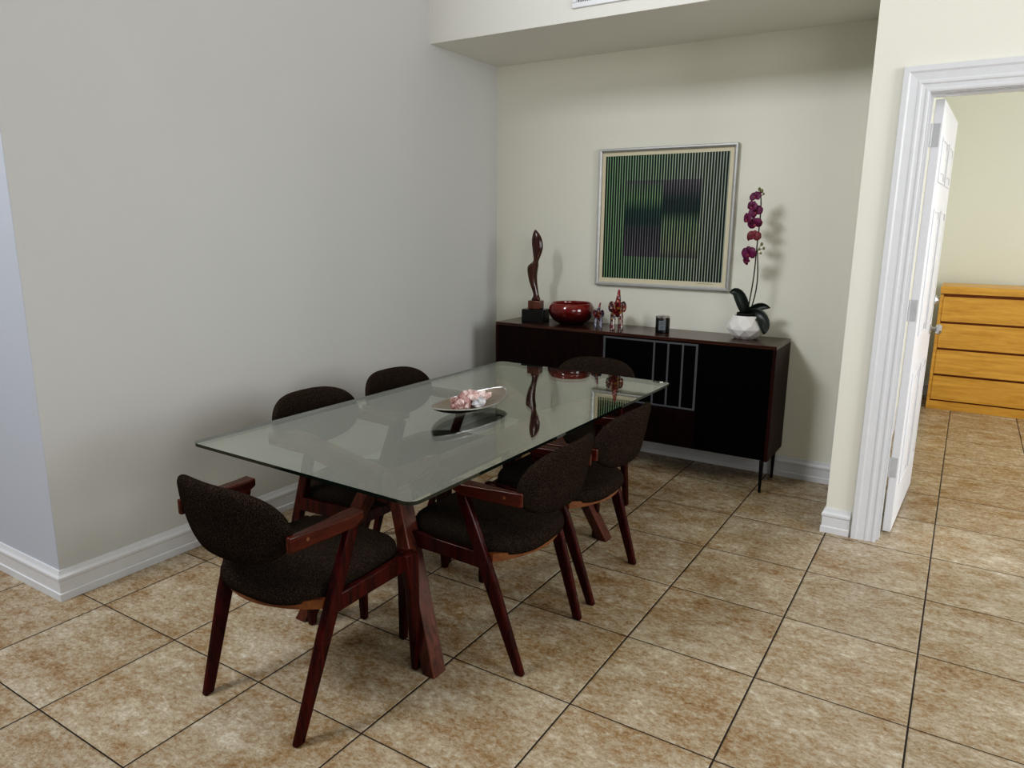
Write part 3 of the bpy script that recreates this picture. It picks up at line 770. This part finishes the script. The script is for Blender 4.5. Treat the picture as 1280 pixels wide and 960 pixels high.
leafobj([(-0.003, 0, 0.142), (-0.018, -0.015, 0.180), (-0.034, -0.020, 0.225), (-0.056, -0.022, 0.262), (-0.082, -0.022, 0.276), (-0.106, -0.022, 0.264)], 0.034)
leafobj([(0.005, 0, 0.145), (0.030, 0.0, 0.172), (0.065, 0.0, 0.190), (0.100, -0.005, 0.195), (0.130, -0.010, 0.186)], 0.024)
leafobj([(0.008, -0.008, 0.142), (0.045, -0.030, 0.155), (0.085, -0.045, 0.145), (0.112, -0.055, 0.110), (0.122, -0.060, 0.065), (0.116, -0.062, 0.040)], 0.034)
stem1 = [(0.0, 0.0, 0.14), (0.012, 0, 0.26), (0.022, 0, 0.36), (0.024, 0, 0.47), (0.026, 0, 0.58), (0.032, 0, 0.68), (0.030, 0, 0.78), (0.022, -0.005, 0.83)]
stem2 = [(0.008, 0.012, 0.14), (0.034, 0.010, 0.24), (0.044, 0.006, 0.34), (0.036, 0.004, 0.44), (0.028, 0.004, 0.52)]
for p in (stem1, stem2):
    bm = BM(); tube(bm, p, [0.0042]*(len(p)-1)+[0.0028], 8); obj('stem', bm, M['stem'], t, smooth='all', subsurf=1)
def flower(c, s, face, mat, roll_=0):
    c = Vector(c); d = Vector(face).normalized(); up = Vector((0, 0, 1)); a = up.cross(d).normalized(); b = d.cross(a)
    bm = BM()
    for k, (ang, ln, wd) in enumerate(((90, 0.034, 0.016), (210, 0.034, 0.015), (330, 0.034, 0.015), (12, 0.040, 0.027), (168, 0.040, 0.027))):
        th = math.radians(ang+roll_); ax = a*math.cos(th)+b*math.sin(th); sd = d.cross(ax)
        rs = []
        for q in (0, 0.2, 0.45, 0.7, 0.9, 1.0):
            w = wd*s*math.sin(PI*min(1.0, 0.12+0.80*q))**0.7
            p = c+ax*ln*s*q+d*(0.004+0.012*s*math.sin(q*2.4)-0.006*q)+d*(0.0015*(k > 2))
            rs.append([p-sd*w-d*0.004*s, p-sd*w*0.5, p+d*0.001, p+sd*w*0.5, p+sd*w-d*0.004*s])
        rings(bm, rs, cap=False, closed=False)
    o = obj('flower', bm, mat, t, smooth='all', subsurf=1)
    md = o.modifiers.new('solid', 'SOLIDIFY'); md.thickness = 0.0012
    q = BM(); ellipsoid(q, c+d*0.012*s-b*0.008*s, (0.008*s, 0.009*s, 0.010*s), 10, 7); obj('flower_lip', q, M['petal_lip'], o, smooth='all')
fl = [((-0.006, -0.024, 0.492), 1.25, (-0.4, -1, -0.15), 'petal', 8), ((-0.020, -0.012, 0.452), 0.80, (-0.6, -0.8, -0.5), 'petal', 40),
      ((0.012, -0.026, 0.588), 0.98, (0.1, -1, 0.1), 'petal_red', -6), ((-0.014, -0.014, 0.584), 0.74, (-0.8, -0.6, -0.1), 'petal_red', 24),
      ((0.012, -0.024, 0.660), 1.05, (0.0, -1, -0.3), 'petal', 15), ((-0.028, -0.018, 0.684), 1.06, (-0.7, -0.7, 0), 'petal', -12),
      ((0.010, -0.020, 0.722), 1.02, (0.1, -1, 0.1), 'petal', 30), ((-0.010, -0.014, 0.752), 0.95, (-0.5, -0.9, 0.1), 'petal', -20), ((0.002, -0.014, 0.805), 0.92, (-0.3, -0.9, 0.3), 'petal', 10)]
for c, s, d, m, rl in fl: flower(c, s, d, M[m], rl)
def bud(c, r_, stalk):
    bm = BM(); ellipsoid(bm, c, (r_, r_, r_*1.35), 10, 7); tube(bm, [stalk, c], [0.0016, 0.0016], 6); obj('bud', bm, M['bud'], t, smooth=True, angle=70)
for c, r_, st in (((0.030, -0.008, 0.838), 0.009, (0.022, -0.005, 0.822)), ((0.016, -0.010, 0.848), 0.008, (0.022, -0.005, 0.828)), ((0.040, -0.006, 0.822), 0.006, (0.026, -0.003, 0.808)),
                  ((0.052, -0.006, 0.545), 0.008, (0.025, 0.0, 0.505)), ((0.066, -0.008, 0.522), 0.007, (0.030, 0, 0.510)), ((0.042, -0.004, 0.516), 0.006, (0.026, 0, 0.500)), ((0.052, -0.008, 0.494), 0.006, (0.026, 0, 0.490))):
    bud(c, r_, st)

# ------------------------------------------------------------------ framed striped print
FX0, FX1, FZ0, FZ1 = -1.672, -0.776, 1.108, 1.977
t = thing('framed_print', 'square silver-framed print of green and black stripes on the wall above the sideboard', 'picture', ((FX0+FX1)/2, YB, (FZ0+FZ1)/2))
px_, pz_ = (FX0+FX1)/2, (FZ0+FZ1)/2
hx, hz = (FX1-FX0)/2, (FZ1-FZ0)/2
bm = BM(); fw = 0.022
prof = [(0, 0), (0, 0.026), (0.003, 0.029), (0.012, 0.029), (0.016, 0.026), (fw, 0.022), (fw, 0.0)]
rs = [[(sx*(hx-o_), -d, sz*(hz-o_)) for o_, d in prof] for sx, sz in ((-1, -1), (1, -1), (1, 1), (-1, 1))]
vv = [[bm.verts.new(p) for p in rg] for rg in rs]
for i in range(4):
    a, b = vv[i], vv[(i+1) % 4]
    for k in range(len(prof)): k1 = (k+1) % len(prof); bm.faces.new((a[k], a[k1], b[k1], b[k]))
obj('frame', bm, M['frame_silver'], t)
bm = BM(); box(bm, -hx+fw-0.001, hx-fw+0.001, -0.012, -0.002, -hz+fw-0.001, hz-fw+0.001); obj('paper_mount', bm, M['mat_board'], t)
ax0, ax1, az0, az1 = -1.626-px_, -0.824-px_, 1.158-pz_, 1.931-pz_
bm = BM(); box(bm, ax0, ax1, -0.0128, -0.0120, az0, az1); obj('striped_print', bm, art_mat(46, ax0, ax1, az0, az1), t)
bm = BM()
sg = [(-0.155+k*0.0052, -0.0126, az0-0.011+0.004*math.sin(k*2.3)+0.002*math.sin(k*5.1)) for k in range(20)]
tube(bm, [(p[0]+px_*0+0.40, p[1], p[2]) for p in sg], 0.0007, 4); obj('pencil_mark', bm, M['pencil'], t)

# ------------------------------------------------------------------ dresser in the bedroom
t = thing('dresser', 'golden oak four-drawer dresser in the bedroom beyond the open door', 'dresser', (0.700, 3.55, 0))
bm = BM(); box(bm, -0.40, 0.40, -0.215, 0.25, 0.0, 0.985); obj('carcass', bm, M['oak_dark'], t)
bm = BM(); box(bm, -0.425, -0.40, -0.24, 0.25, 0.0, 0.965); obj('side_panel', bm, M['oak'], t, bevel=0.002)
bm = BM(); box(bm, 0.40, 0.425, -0.24, 0.25, 0.0, 0.965); obj('side_panel', bm, M['oak'], t, bevel=0.002)
bm = BM(); box(bm, -0.427, 0.427, -0.245, 0.25, 0.975, 1.035); obj('dresser_top', bm, M['oak'], t, bevel=0.002)
bm = BM(); box(bm, -0.40, 0.40, -0.240, -0.215, 0.0, 0.070); obj('plinth', bm, M['oak'], t, bevel=0.002)
for k in range(4):
    z0 = 0.082+k*0.2215
    bm = BM(); box(bm, -0.399, 0.399, -0.243, -0.215, z0, z0+0.203); obj('drawer', bm, M['oak'], t, bevel=0.003)

# ------------------------------------------------------------------ light
w = bpy.data.worlds.new('daylight'); scene.world = w; w.use_nodes = True
bg = w.node_tree.nodes['Background']; bg.inputs['Color'].default_value = (0.86, 0.93, 1.0, 1); bg.inputs['Strength'].default_value = 0.25
def area(name, loc, target, sx, sy, power, col):
    d = bpy.data.lights.new(name, 'AREA'); d.shape = 'RECTANGLE'; d.size = sx; d.size_y = sy; d.energy = power; d.color = col
    o = bpy.data.objects.new(name, d); COL.objects.link(o); o.location = loc
    o.rotation_euler = (Vector(target)-Vector(loc)).to_track_quat('-Z', 'Y').to_euler()
    return o
area('high_window_light', (-3.1, -4.9, 4.6), (-0.8, 0.6, 1.0), 1.4, 1.1, 225, (0.95, 0.97, 1.0))
area('rear_window_light', (3.0, -5.2, 2.5), (-1.9, 0.0, 1.1), 2.2, 1.8, 72, (1.0, 0.985, 0.95))
area('side_fill_light', (3.7, -1.7, 2.2), (-2.4, -0.2, 1.5), 1.6, 2.0, 125, (0.97, 0.98, 1.0))  # unseen fill added to even out the left wall and lift chair backs
area('bedroom_window_light', (3.7, 2.2, 1.5), (0.3, 1.6, 0.9), 2.0, 1.8, 108, (0.98, 0.98, 1.0))

scene.view_settings.view_transform = 'Standard'
scene.view_settings.look = 'None'
scene.view_settings.exposure = -0.34
scene.view_settings.use_curve_mapping = True          # camera tone curve: deep shadows, as the photograph's
cm = scene.view_settings.curve_mapping
cv = cm.curves[3]
for x, y in ((0.02, 0.0095), (0.06, 0.043), (0.16, 0.145), (0.40, 0.40)): cv.points.new(x, y)
cm.update()
